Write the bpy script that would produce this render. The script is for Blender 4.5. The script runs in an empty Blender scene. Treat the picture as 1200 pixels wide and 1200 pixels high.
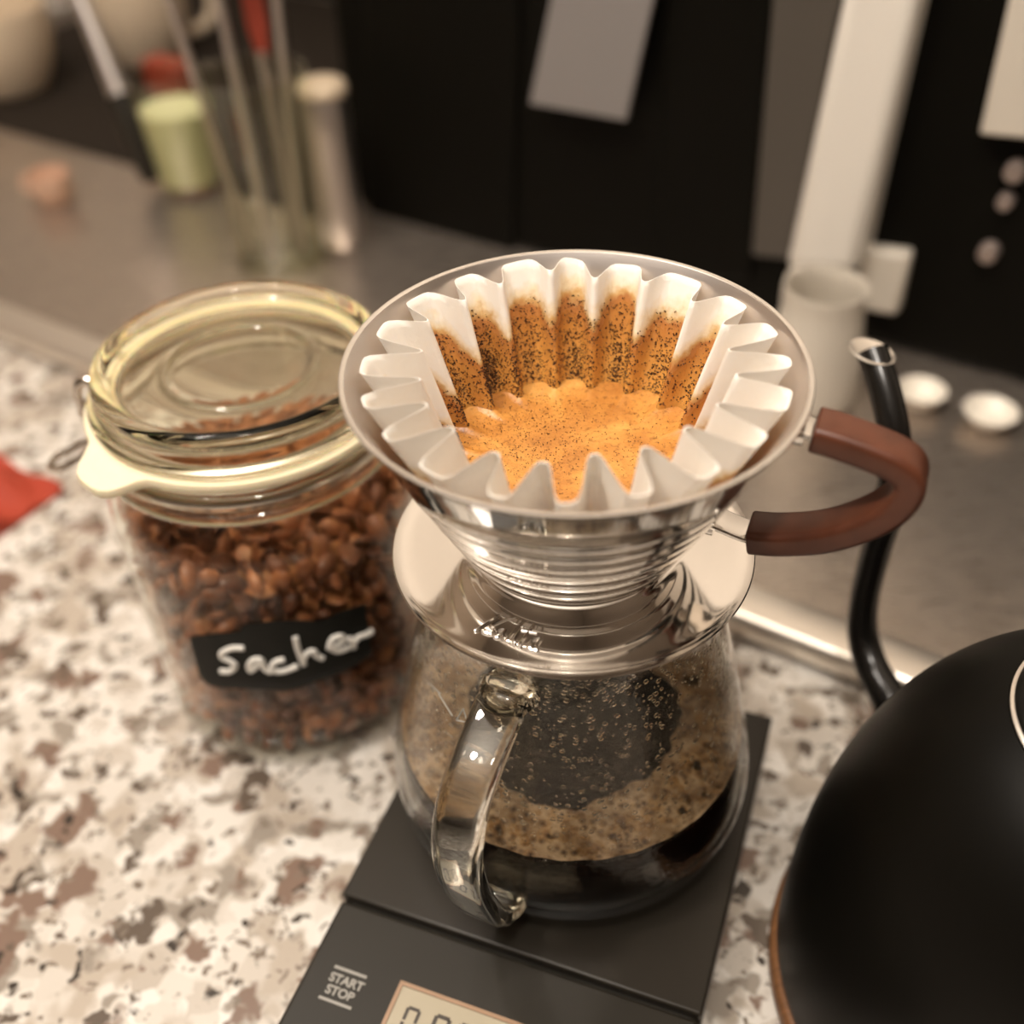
import bpy, bmesh, math, random
from mathutils import Vector, Matrix
random.seed(7)
SC = bpy.context.scene
COL = SC.collection
MM = 0.001
PI = math.pi

# ------------------------------------------------------------------ camera
F_PX = 1292.2; PITCH = 0.7156; YAW = -0.0727; ROLL = -0.0383; CAM_D = 232.96; CAM_H = 359.95
_f = Vector((math.sin(YAW)*math.cos(PITCH), math.cos(YAW)*math.cos(PITCH), -math.sin(PITCH)))
_r = Vector((math.cos(YAW), -math.sin(YAW), 0)); _u = _r.cross(_f)
CR = _r*math.cos(ROLL) + _u*math.sin(ROLL); CU = -_r*math.sin(ROLL) + _u*math.cos(ROLL); CF = _f
CO = Vector((0, -CAM_D, CAM_H))
cd = bpy.data.cameras.new('camera'); cam = bpy.data.objects.new('camera', cd); COL.objects.link(cam)
cd.sensor_width = 36; cd.lens = F_PX/1200*36; cd.clip_start = 0.01; cd.clip_end = 50
M = Matrix.Identity(4)
for i in range(3):
    M[i][0] = CR[i]; M[i][1] = CU[i]; M[i][2] = -CF[i]; M[i][3] = CO[i]*MM
cam.matrix_world = M
cd.dof.use_dof = True; cd.dof.focus_distance = 0.301; cd.dof.aperture_fstop = 5.0
SC.camera = cam
SC.view_settings.view_transform = 'Standard'; SC.view_settings.look = 'None'
SC.view_settings.gamma = 1; SC.view_settings.use_curve_mapping = False
SC.view_settings.exposure = 0.42

# ------------------------------------------------------------------ world and lamps
w = bpy.data.worlds.new('room_light'); SC.world = w; w.use_nodes = True
bg = w.node_tree.nodes['Background']; bg.inputs[0].default_value = (1.0, 0.85, 0.68, 1); bg.inputs[1].default_value = 0.02

WARM = (1.0, 0.92, 0.835)
def overhead_point(loc, watts, radius):  # overhead lamps; globe form and drop invented to light the ceiling too
    l = bpy.data.lights.new('ceiling_lamp', 'POINT'); l.energy = watts; l.color = WARM; l.shadow_soft_size = radius
    o = bpy.data.objects.new('ceiling_lamp', l); COL.objects.link(o); o.location = loc; return o
overhead_point((-0.50, -0.25, 1.22), 16, 0.05)
overhead_point((-0.05, -0.42, 1.22), 14, 0.05)
overhead_point((-0.45, 0.25, 1.22), 9, 0.05)

# ------------------------------------------------------------------ helpers
def px_ray(px, py): return (CR*((px-600)/F_PX) + CU*((600-py)/F_PX) + CF)
def at_z(px, py, z):
    d = px_ray(px, py); return CO + d*((z-CO.z)/d.z)
def at_plane(px, py, p0, n):
    d = px_ray(px, py); return CO + d*((p0-CO).dot(n)/d.dot(n))
def at_cyl(px, py, c, r):
    d = px_ray(px, py); ox, oy = CO.x-c[0], CO.y-c[1]
    a = d.x**2+d.y**2; b = 2*(ox*d.x+oy*d.y); cc = ox*ox+oy*oy-r*r
    t = (-b-math.sqrt(max(0, b*b-4*a*cc)))/(2*a); return CO + d*t

MATS = {}
def mat(name, color, rough=0.5, metal=0.0, build=None, **kw):
    m = bpy.data.materials.new(name); m.use_nodes = True
    nt = m.node_tree; b = nt.nodes['Principled BSDF']
    b.inputs['Base Color'].default_value = (*color, 1); b.inputs['Roughness'].default_value = rough
    b.inputs['Metallic'].default_value = metal
    for k, v in kw.items(): b.inputs[k.replace('_', ' ')].default_value = v
    if build: build(nt, b)
    MATS[name] = m; return m
def node(nt, t, **kw):
    n = nt.nodes.new(t)
    for k, v in kw.items(): setattr(n, k, v)
    return n
def ramp(nt, fac, stops, interp='LINEAR'):
    n = nt.nodes.new('ShaderNodeValToRGB'); n.color_ramp.interpolation = interp
    els = n.color_ramp.elements
    while len(els) < len(stops): els.new(0.5)
    for e, (p, c) in zip(els, stops):
        e.position = p; e.color = (*c, 1) if len(c) == 3 else c
    nt.links.new(fac, n.inputs[0]); return n
def noise(nt, vec, scale, detail=3, rough=0.5, dist=0.0):
    n = nt.nodes.new('ShaderNodeTexNoise'); n.inputs['Scale'].default_value = scale
    n.inputs['Detail'].default_value = detail; n.inputs['Roughness'].default_value = rough
    n.inputs['Distortion'].default_value = dist
    nt.links.new(vec, n.inputs['Vector']); return n
def mixc(nt, fac, a, b, mode='MIX'):
    n = nt.nodes.new('ShaderNodeMix'); n.data_type = 'RGBA'; n.blend_type = mode
    for s, v in ((0, fac), (6, a), (7, b)):
        if hasattr(v, 'links'): nt.links.new(v, n.inputs[s])
        else: n.inputs[s].default_value = v if s == 0 else (*v, 1)
    return n.outputs[2]
def bump(nt, b, h, strength, dist=0.001):
    n = nt.nodes.new('ShaderNodeBump'); n.inputs['Strength'].default_value = strength; n.inputs['Distance'].default_value = dist
    nt.links.new(h, n.inputs['Height']); nt.links.new(n.outputs[0], b.inputs['Normal']); return n
def coords(nt, kind='Object'):
    return nt.nodes.new('ShaderNodeTexCoord').outputs[kind]

class MB:
    """collects verts and faces in millimetres; build() links one mesh object"""
    def __init__(s): s.v = []; s.f = []
    def add(s, vs, fs):
        o = len(s.v); s.v += [tuple(v) for v in vs]; s.f += [tuple(i+o for i in f) for f in fs]; return s
    def lathe(s, prof, seg=96, c=(0, 0, 0), close=False):
        n = len(prof); vs = []; fs = []
        for i in range(seg):
            a = 2*PI*i/seg; ca, sa = math.cos(a), math.sin(a)
            for r, z in prof: vs.append((c[0]+r*ca, c[1]+r*sa, c[2]+z))
        for i in range(seg):
            j = (i+1) % seg
            for k in range(n if close else n-1):
                l = (k+1) % n
                fs.append((i*n+k, j*n+k, j*n+l, i*n+l))
        return s.add(vs, fs)
    def box(s, x0, x1, y0, y1, z0, z1, X=Vector((1, 0, 0)), Y=Vector((0, 1, 0)), O=Vector((0, 0, 0)), Z=Vector((0, 0, 1))):
        vs = [O+X*x+Y*y+Z*z for z in (z0, z1) for y in (y0, y1) for x in (x0, x1)]
        return s.add(vs, [(0, 2, 3, 1), (4, 5, 7, 6), (0, 1, 5, 4), (2, 6, 7, 3), (0, 4, 6, 2), (1, 3, 7, 5)])
    def sweep(s, path, sect, up=None, closed=False, cap=True, scales=None):
        P = [Vector(p) for p in path]; n = len(P); m = len(sect); vs = []; fs = []; last = None
        for i in range(n):
            if closed: t = P[(i+1) % n]-P[i-1]
            else: t = P[min(i+1, n-1)]-P[max(i-1, 0)]
            t.normalize()
            if up is not None: b = Vector(up)
            else:
                b = last if last is not None else (Vector((0, 0, 1)) if abs(t.z) < .9 else Vector((1, 0, 0)))
            b = (b - t*b.dot(t)).normalized(); last = b
            nn = t.cross(b)
            k = scales[i] if scales else 1
            for (x, y) in sect: vs.append(P[i]+b*(x*k)+nn*(y*k))
        for i in range(n if closed else n-1):
            j = (i+1) % n
            for q in range(m):
                l = (q+1) % m; fs.append((i*m+q, i*m+l, j*m+l, j*m+q))
        if cap and not closed:
            fs.append(tuple(range(m))[::-1]); fs.append(tuple((n-1)*m+q for q in range(m)))
        return s.add(vs, fs)
    def tube(s, path, r, seg=10, **kw):
        return s.sweep(path, [(r*math.cos(2*PI*i/seg), r*math.sin(2*PI*i/seg)) for i in range(seg)], **kw)
    def build(s, name, m, parent=None, smooth=True, bevel=0, bseg=3, angle=40, sub=0):
        me = bpy.data.meshes.new(name); me.from_pydata([tuple(c*MM for c in v) for v in s.v], [], s.f); me.update()
        bm = bmesh.new(); bm.from_mesh(me)
        bmesh.ops.remove_doubles(bm, verts=bm.verts, dist=1e-6)
        bmesh.ops.recalc_face_normals(bm, faces=bm.faces)
        if smooth:
            for f in bm.faces: f.smooth = True
            for e in bm.edges:
                if len(e.link_faces) == 2 and e.calc_face_angle(0) > math.radians(angle): e.smooth = False
        bm.to_mesh(me); bm.free()
        o = bpy.data.objects.new(name, me); COL.objects.link(o)
        if m: me.materials.append(MATS[m] if isinstance(m, str) else m)
        if parent: o.parent = parent; o.matrix_parent_inverse = parent.matrix_world.inverted()
        if bevel:
            md = o.modifiers.new('bevel', 'BEVEL'); md.width = bevel*MM; md.segments = bseg; md.limit_method = 'ANGLE'; md.angle_limit = math.radians(35)
        if sub:
            md = o.modifiers.new('sub', 'SUBSURF'); md.levels = sub; md.render_levels = sub
        return o
def tag(o, label=None, cat=None, group=None, kind=None):
    if label: o['label'] = label
    if cat: o['category'] = cat
    if group: o['group'] = group
    if kind: o['kind'] = kind
    return o
def empty(name, loc, label, cat, group=None):
    o = bpy.data.objects.new(name, None); COL.objects.link(o); o.location = Vector(loc)*MM
    o.matrix_world = Matrix.Translation(Vector(loc)*MM); o.empty_display_size = 0.01
    return tag(o, label, cat, group)
def smooth_path(pts, n=8, closed=False):
    P = [Vector(p) for p in pts]; out = []; N = len(P)
    rng = range(N if closed else N-1)
    for i in rng:
        g = (lambda k: P[k % N]) if closed else (lambda k: P[max(0, min(N-1, k))])
        p0, p1, p2, p3 = g(i-1), g(i), g(i+1), g(i+2)
        for k in range(n):
            t = k/n
            out.append(0.5*((2*p1)+(p2-p0)*t+(2*p0-5*p1+4*p2-p3)*t*t+(3*p1-p0-3*p2+p3)*t**3))
    if not closed: out.append(P[-1])
    return out
def round_rect(wd, ht, r, n=4):
    out = []
    for cx, cy, a0 in ((wd/2-r, ht/2-r, 0), (-wd/2+r, ht/2-r, PI/2), (-wd/2+r, -ht/2+r, PI), (wd/2-r, -ht/2+r, 3*PI/2)):
        for k in range(n+1):
            a = a0+PI/2*k/n; out.append((cx+r*math.cos(a), cy+r*math.sin(a)))
    return out
def fillet(prof, n=3):
    """one Chaikin-like smoothing of an open profile"""
    for _ in range(n):
        q = [prof[0]]
        for a, b in zip(prof, prof[1:]):
            q.append((a[0]*.75+b[0]*.25, a[1]*.75+b[1]*.25)); q.append((a[0]*.25+b[0]*.75, a[1]*.25+b[1]*.75))
        q.append(prof[-1]); prof = q
    return prof

# ------------------------------------------------------------------ materials
def b_granite(nt, b):
    co = coords(nt)
    wv = node(nt, 'ShaderNodeVectorMath', operation='ADD'); sc = node(nt, 'ShaderNodeVectorMath', operation='SCALE')
    nd = noise(nt, co, 150, 3); nt.links.new(nd.outputs['Color'], sc.inputs[0]); sc.inputs['Scale'].default_value = .006
    nt.links.new(co, wv.inputs[0]); nt.links.new(sc.outputs[0], wv.inputs[1]); W = wv.outputs[0]
    def layer(c, loc, scale, lo, hi, col, detail=2, src=W):
        mp = node(nt, 'ShaderNodeMapping'); mp.inputs['Location'].default_value = loc; nt.links.new(src, mp.inputs[0])
        n = noise(nt, mp.outputs[0], scale, detail, .55, .15); f = ramp(nt, n.outputs['Fac'], [(lo, (0, 0, 0)), (hi, (1, 1, 1))])
        return mixc(nt, f.outputs[0], c, col)
    v1 = node(nt, 'ShaderNodeTexVoronoi'); v1.inputs['Scale'].default_value = 105; nt.links.new(W, v1.inputs['Vector'])
    cell = ramp(nt, v1.outputs['Color'], [(.05, (.46, .40, .335)), (.35, (.63, .58, .515)), (.7, (.74, .70, .64)), (1, (.78, .75, .70))])
    c = cell.outputs[0]
    c = layer(c, (1.3, .2, .1), 46, .53, .61, (.47, .405, .335))
    c = layer(c, (5.3, .7, .6), 58, .565, .615, (.31, .27, .225))
    c = layer(c, (0, 0, 0), 50, .575, .62, (.215, .145, .11), 3)
    c = layer(c, (9.3, 4.7, .2), 66, .605, .645, (.12, .092, .07), 3)
    c = layer(c, (2.3, 8.2, 3.4), 190, .61, .66, (.20, .16, .125))
    c = layer(c, (7.3, 2.2, 1.4), 120, .645, .69, (.045, .036, .028))
    nt.links.new(c, b.inputs['Base Color'])
mat('granite', (.8, .75, .68), .16, build=b_granite)

def brushed(scale):
    def f(nt, b):
        co = coords(nt); mp = node(nt, 'ShaderNodeMapping'); mp.inputs['Scale'].default_value = scale; nt.links.new(co, mp.inputs[0])
        n = noise(nt, mp.outputs[0], 40, 3); r = ramp(nt, n.outputs['Fac'], [(.3, (.2,)*3), (.7, (.42,)*3)])
        nt.links.new(r.outputs[0], b.inputs['Roughness'])
    return f
mat('tray_steel', (.46, .395, .335), .4, .85, build=brushed((2, 40, 40)))
mat('steel', (.90, .87, .83), .08, 1.0)
def b_satin(nt, b):
    co = coords(nt); n = noise(nt, co, 900, 2); bump(nt, b, n.outputs['Fac'], .05, .0002)
mat('steel_satin', (.80, .74, .70), .34, 1.0, build=b_satin)
mat('steel_wire', (.62, .56, .50), .2, 1.0)
mat('steel_edge', (.86, .80, .72), .3, .9)
mat('black_plastic', (.020, .017, .012), .42, Specular_IOR_Level=.3)
mat('black_platform', (.022, .018, .013), .36, Specular_IOR_Level=.3)
def b_kettle(nt, b):
    co = coords(nt); n = noise(nt, co, 2500, 2); bump(nt, b, n.outputs['Fac'], .12, .0002)
mat('kettle_black', (.0035, .003, .002), .42, Specular_IOR_Level=.16, build=b_kettle)
mat('spout_black', (.008, .007, .006), .22)
mat('machine_black', (.0035, .003, .0018), .5, Specular_IOR_Level=.1)
mat('wall_dark', (.016, .012, .008), .8, Specular_IOR_Level=.2)
mat('wall_pale', (.62, .55, .47), .8)
mat('wall_shadow', (.13, .10, .075), .8)  # shade put into the colour of the front and right walls
mat('wall_warm', (.30, .23, .17), .8)  # lighter copy of the wall colour, added brightness for the steel to reflect
mat('ceiling_paint', (.88, .83, .77), .8)
mat('wood', (.34, .15, .055), .5)
def b_wood(nt, b):
    co = coords(nt); mp = node(nt, 'ShaderNodeMapping'); mp.inputs['Scale'].default_value = (1, 9, 1); nt.links.new(co, mp.inputs[0])
    n = noise(nt, mp.outputs[0], 60, 4); r = ramp(nt, n.outputs['Fac'], [(.3, (.14, .06, .022)), (.7, (.27, .12, .045))]); nt.links.new(r.outputs[0], b.inputs['Base Color'])
mat('trivet_wood', (.34, .15, .055), .5, build=b_wood)
def b_grip(nt, b):
    co = coords(nt); n = noise(nt, co, 120, 3); r = ramp(nt, n.outputs['Fac'], [(.3, (.085, .026, .012)), (.7, (.125, .038, .018))]); nt.links.new(r.outputs[0], b.inputs['Base Color'])
mat('brown_grip', (.13, .04, .02), .36, build=b_grip)
def b_paper(nt, b):
    geo = coords(nt); sep = node(nt, 'ShaderNodeSeparateXYZ'); nt.links.new(geo, sep.inputs[0])
    n = noise(nt, geo, 90, 3, .6); nf = noise(nt, geo, 420, 3, .6)
    # height in mm above the slurry, disturbed by wicking noise
    ma = node(nt, 'ShaderNodeMath', operation='MULTIPLY_ADD'); nt.links.new(n.outputs['Fac'], ma.inputs[0]); ma.inputs[1].default_value = .012; wa = node(nt, 'ShaderNodeAttribute', attribute_name='wet'); nt.links.new(wa.outputs['Fac'], ma.inputs[2])
    mf = node(nt, 'ShaderNodeMath', operation='MULTIPLY_ADD'); nt.links.new(nf.outputs['Fac'], mf.inputs[0]); mf.inputs[1].default_value = .004; nt.links.new(ma.outputs[0], mf.inputs[2])
    mr = node(nt, 'ShaderNodeMapRange'); mr.inputs['From Min'].default_value = -.0095; mr.inputs['From Max'].default_value = .0185; nt.links.new(mf.outputs[0], mr.inputs[0])
    st = ramp(nt, mr.outputs[0], [(.0, (.72, .33, .075)), (.30, (.62, .265, .06)), (.54, (.47, .18, .048)), (.60, (.62, .37, .14)), (.68, (.84, .70, .48)), (.80, (.90, .85, .76))])
    nt.links.new(st.outputs[0], b.inputs['Base Color'])
    rr = ramp(nt, mr.outputs[0], [(.45, (.22,)*3), (.65, (.8,)*3)]); nt.links.new(rr.outputs[0], b.inputs['Roughness'])
    bump(nt, b, nf.outputs['Fac'], .25, .0008)
mat('filter_paper', (.9, .85, .76), .8, build=b_paper, Subsurface_Weight=.25, Subsurface_Scale=.004)
MATS['filter_paper'].node_tree.nodes['Principled BSDF'].inputs['Subsurface Radius'].default_value = (1, .7, .5)
def b_slurry(nt, b):
    co = coords(nt); n = noise(nt, co, 70, 4, .6, .6); n2 = noise(nt, co, 700, 3, .6)
    r = ramp(nt, n.outputs['Fac'], [(.30, (.40, .155, .03)), (.48, (.54, .235, .05)), (.66, (.66, .33, .08)), (.8, (.74, .42, .13))])
    sp = ramp(nt, n2.outputs['Fac'], [(.30, (.5, .45, .4)), (.46, (1, 1, 1))])
    nt.links.new(mixc(nt, .8, r.outputs[0], sp.outputs[0], 'MULTIPLY'), b.inputs['Base Color'])
    bump(nt, b, n2.outputs['Fac'], .3, .0008)
mat('slurry', (.6, .3, .08), .28, build=b_slurry)
mat('grounds', (.055, .021, .009), .28)
mat('coffee', (.005, .002, .001), .06, Specular_IOR_Level=.12)
def b_foam(nt, b):
    co = coords(nt); v = node(nt, 'ShaderNodeTexVoronoi'); v.inputs['Scale'].default_value = 330; nt.links.new(co, v.inputs['Vector'])
    n = noise(nt, co, 120, 3)
    r = ramp(nt, v.outputs['Distance'], [(.10, (.05, .024, .01)), (.34, (.20, .125, .065)), (.6, (.34, .235, .14))])
    r2 = ramp(nt, n.outputs['Fac'], [(.35, (.45, .38, .3)), (.6, (1, 1, 1))])
    nt.links.new(mixc(nt, 1, r.outputs[0], r2.outputs[0], 'MULTIPLY'), b.inputs['Base Color'])
    bump(nt, b, v.outputs['Distance'], .5, .001)
mat('coffee_foam', (.3, .19, .1), .25, build=b_foam)
mat('gasket', (.86, .78, .55), .5, Subsurface_Weight=.2, Subsurface_Scale=.003)
mat('tape_black', (.009, .0085, .006), .6, Specular_IOR_Level=.2)
mat('chalk_white', (.85, .82, .76), .7)
mat('print_grey', (.34, .325, .29), .6)
def b_lcd(nt, b): pass
mat('lcd', (.42, .37, .27), .25)
mat('lcd_digit', (.05, .04, .03), .4)
mat('lcd_frame', (.36, .23, .145), .25)
def b_bean(nt, b):
    oi = node(nt, 'ShaderNodeObjectInfo'); co = coords(nt); n = noise(nt, co, 110, 2)
    ad = node(nt, 'ShaderNodeMath', operation='ADD'); nt.links.new(oi.outputs['Random'], ad.inputs[0]); nt.links.new(n.outputs['Fac'], ad.inputs[1])
    r = ramp(nt, ad.outputs[0], [(.3, (.10, .034, .015)), (.6, (.23, .08, .034)), (.8, (.36, .135, .055)), (1, (.50, .22, .09))])
    dv = node(nt, 'ShaderNodeMath', operation='MULTIPLY'); dv.inputs[1].default_value = .62
    nt.links.new(ad.outputs[0], dv.inputs[0]); nt.links.new(dv.outputs[0], r.inputs[0])
    nt.links.new(r.outputs[0], b.inputs['Base Color'])
mat('bean', (.16, .055, .022), .42, build=b_bean)
mat('bean_fill', (.12, .04, .016), .45)
mat('red_cloth', (.37, .042, .016), .75)
mat('cream_ceramic', (.62, .50, .36), .35)
mat('white_ceramic', (.82, .76, .66), .25)
mat('pale_green', (.68, .66, .42), .35)
mat('dark_red', (.30, .04, .018), .6)
mat('mat_black', (.016, .011, .007), .75, Specular_IOR_Level=.2)  # for the added dark sheet behind the utensils
mat('peach', (.62, .40, .28), .5)
mat('grey_panel', (.24, .22, .21), .45)
mat('column_white', (.82, .77, .69), .35)
mat('panel_dark', (.075, .064, .052), .5)
mat('pale_panel', (.66, .60, .51), .4)
mat('knob_steel', (.42, .34, .30), .35, .6)

def thin_glass(name, tint=(.97, .97, .95), fog=0.0, ior=1.5, rough=.02, fogcol=(.8, .7, .58), drops=False):
    """thin clear wall: straight-through light plus Fresnel mirror reflection; optional condensation film"""
    m = bpy.data.materials.new(name); m.use_nodes = True; nt = m.node_tree; nt.nodes.clear()
    out = node(nt, 'ShaderNodeOutputMaterial'); tr = node(nt, 'ShaderNodeBsdfTransparent'); tr.inputs[0].default_value = (*tint, 1)
    gl = node(nt, 'ShaderNodeBsdfGlossy'); gl.inputs['Roughness'].default_value = rough; gl.inputs[0].default_value = (1, 1, 1, 1)
    lw = node(nt, 'ShaderNodeLayerWeight'); lw.inputs[0].default_value = .5
    pw = node(nt, 'ShaderNodeMath', operation='POWER'); nt.links.new(lw.outputs['Facing'], pw.inputs[0]); pw.inputs[1].default_value = 4.8
    f0 = ((ior-1)/(ior+1))**2
    fr = node(nt, 'ShaderNodeMath', operation='MULTIPLY_ADD'); nt.links.new(pw.outputs[0], fr.inputs[0]); fr.inputs[1].default_value = 1-f0; fr.inputs[2].default_value = f0
    mx = node(nt, 'ShaderNodeMixShader'); nt.links.new(fr.outputs[0], mx.inputs[0]); nt.links.new(tr.outputs[0], mx.inputs[1]); nt.links.new(gl.outputs[0], mx.inputs[2])
    last = mx.outputs[0]
    if fog:
        co = coords(nt); n = noise(nt, co, 60, 4, .65); n2 = noise(nt, co, 500, 2)
        r = ramp(nt, n.outputs['Fac'], [(.36, (0,)*3), (.64, (fog,)*3)])
        r2 = ramp(nt, n2.outputs['Fac'], [(.38, (.25,)*3), (.6, (1,)*3)])
        mul = node(nt, 'ShaderNodeMath', operation='MULTIPLY'); nt.links.new(r.outputs[0], mul.inputs[0]); nt.links.new(r2.outputs[0], mul.inputs[1])
        sx = node(nt, 'ShaderNodeSeparateXYZ'); nt.links.new(co, sx.inputs[0]); zr = node(nt, 'ShaderNodeMapRange'); zr.inputs['From Min'].default_value = .070; zr.inputs['From Max'].default_value = .080; nt.links.new(sx.outputs[2], zr.inputs[0])
        mz = node(nt, 'ShaderNodeMath', operation='MULTIPLY'); nt.links.new(mul.outputs[0], mz.inputs[0]); nt.links.new(zr.outputs[0], mz.inputs[1]); mul = mz
        df = node(nt, 'ShaderNodeBsdfTranslucent'); df.inputs[0].default_value = (*fogcol, 1)
        d2 = node(nt, 'ShaderNodeBsdfDiffuse'); d2.inputs[0].default_value = (*fogcol, 1)
        ms = node(nt, 'ShaderNodeMixShader'); ms.inputs[0].default_value = .5; nt.links.new(df.outputs[0], ms.inputs[1]); nt.links.new(d2.outputs[0], ms.inputs[2])
        m2 = node(nt, 'ShaderNodeMixShader'); nt.links.new(mul.outputs[0], m2.inputs[0]); nt.links.new(last, m2.inputs[1]); nt.links.new(ms.outputs[0], m2.inputs[2]); last = m2.outputs[0]
        bp = node(nt, 'ShaderNodeBump'); bp.inputs['Strength'].default_value = .35; bp.inputs['Distance'].default_value = .0006
        nt.links.new(n2.outputs['Fac'], bp.inputs['Height']); nt.links.new(bp.outputs[0], gl.inputs['Normal'])
    nt.links.new(last, out.inputs[0]); MATS[name] = m; return m
def solid_glass(name, color=(1, .99, .96), ior=1.47, rough=0.0):
    m = bpy.data.materials.new(name); m.use_nodes = True; nt = m.node_tree; nt.nodes.clear()
    out = node(nt, 'ShaderNodeOutputMaterial'); g = node(nt, 'ShaderNodeBsdfGlass'); g.inputs[0].default_value = (*color, 1); g.inputs['IOR'].default_value = ior; g.inputs['Roughness'].default_value = rough
    nt.links.new(g.outputs[0], out.inputs[0]); MATS[name] = m; return m
thin_glass('glass_server', fog=.07, ior=1.36, fogcol=(.62, .50, .36))
thin_glass('glass_jar', tint=(.97, .97, .94), ior=1.33)
thin_glass('glass_cup', tint=(.95, .96, .9))
solid_glass('glass_solid')
solid_glass('glass_lid', (1, .985, .92), 1.32)
solid_glass('water_drop', (1, .97, .92), 1.33)

# ------------------------------------------------------------------ worktop and wall
TA = math.radians(-29); TU = Vector((math.cos(TA), math.sin(TA), 0)); TV = Vector((-math.sin(TA), math.cos(TA), 0)); TO = Vector((71, 102, 0))
ct = MB().box(-1300, 1100, -560, 640, -30, 0, X=TU, Y=TV, O=TO).build('countertop', 'granite', bevel=4)
tag(ct, 'speckled cream, brown and black granite worktop under everything', 'worktop', kind='structure')
def shell(name, m, label, *b): tag(MB().box(*b, X=TU, Y=TV, O=TO).build(name, m, smooth=False), label, name.split('_')[0], kind='structure')
shell('wall_back', 'wall_pale', 'pale beige wall behind the coffee machine', -1700, 1500, 640, 660, -900, 1500)
shell('trim_1', 'wall_dark', 'dark splashback panel along the foot of the wall', -1690, 1490, 628, 640, 0, 230)
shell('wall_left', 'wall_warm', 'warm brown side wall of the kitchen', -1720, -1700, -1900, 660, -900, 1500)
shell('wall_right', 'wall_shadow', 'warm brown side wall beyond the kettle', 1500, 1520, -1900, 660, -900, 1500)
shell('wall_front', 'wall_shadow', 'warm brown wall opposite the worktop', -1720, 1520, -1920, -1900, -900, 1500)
shell('ceiling', 'ceiling_paint', 'pale painted kitchen ceiling', -1720, 1520, -1920, 660, 1500, 1520)
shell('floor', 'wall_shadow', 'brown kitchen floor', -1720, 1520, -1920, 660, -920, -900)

# ------------------------------------------------------------------ brewing scale
ZS = 29.7
SW = Vector((.9537, -.3007, 0)); SB = Vector((.3007, .9537, 0)); SO = at_z(400, 1047, ZS); SO.z = 0
def sp(a, b, z): return SO + SW*a + SB*b + Vector((0, 0, z))
sl = lambda p: ((Vector((p.x, p.y, 0))-SO).dot(SW), (Vector((p.x, p.y, 0))-SO).dot(SB))
scale = empty('brew_scale', sp(60, 25, 0), 'flat black electronic coffee scale with a small display, under the glass server', 'scale')
MB().box(0, 120, -72, 118, 2, 25.5, X=SW, Y=SB, O=SO).build('housing', 'black_plastic', scale, bevel=3)
MB().box(0.6, 119.4, -70, -1.2, 25.0, 28.2, X=SW, Y=SB, O=SO).build('control_panel', 'black_plastic', scale, bevel=1.2)
MB().box(0, 120, 0, 118, 25.0, ZS, X=SW, Y=SB, O=SO).build('weighing_platform', 'black_platform', scale, bevel=1.0)
for a, b in ((12, -60), (108, -60), (12, 106), (108, 106)):
    p = sp(a, b, 0); MB().lathe([(0, 0), (6, 0), (6, 2.4), (0, 2.4)], 20, (p.x, p.y, 0)).build('foot', 'black_plastic', scale)
L0 = sl(at_z(470, 1150, 28.2)); lx, ly = L0
fr = MB(); W_, H_ = 62, 26
for (x0, x1, y0, y1) in ((0, W_, -1.2, 0), (0, W_, -H_, -H_+1.2), (0, 1.2, -H_+1.2, -1.2), (W_-1.2, W_, -H_+1.2, -1.2)):
    fr.box(lx+x0, lx+x1, ly+y0, ly+y1, 27.9, 29.0, X=SW, Y=SB, O=SO)
fr.build('display_frame', 'lcd_frame', scale)
scr = MB().box(lx+1, lx+W_-1, ly-H_+1, ly-1, 27.8, 28.5, X=SW, Y=SB, O=SO).build('display', 'lcd', scale)
def seg_digit(x, y, h, ch):
    wd = h*.5; t = h*.11; on = {'0': 'abcdef', '1': 'bc', '2': 'abged', '5': 'afgcd', '8': 'abcdefg'}[ch]
    m = MB(); S = {'a': (t*.6, wd-t*.6, h-t, h), 'd': (t*.6, wd-t*.6, 0, t), 'g': (t*.6, wd-t*.6, h/2-t/2, h/2+t/2), 'f': (0, t, h/2+t*.3, h-t*.6), 'e': (0, t, t*.6, h/2-t*.3), 'b': (wd-t, wd, h/2+t*.3, h-t*.6), 'c': (wd-t, wd, t*.6, h/2-t*.3)}
    for k in on:
        a, b2, c, d = S[k]; m.box(x+a, x+b2, y+c, y+d, 28.45, 28.62, X=SW, Y=SB, O=SO)
    m.build('digit', 'lcd_digit', scr, smooth=False)
dx, dy = sl(at_z(478, 1178, 28.5))
seg_digit(dx, dy-9.5, 9.5, '0'); seg_digit(dx+9.0, dy-10.3, 11, '0'); seg_digit(dx+17, dy-10.3, 11, '0')
seg_digit(dx+30, dy-13, 14, '0')
MB().box(dx+6.4, dx+7.4, dy-9.3, dy-8.3, 28.45, 28.62, X=SW, Y=SB, O=SO).build('decimal_point', 'lcd_digit', scr, smooth=False)
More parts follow.
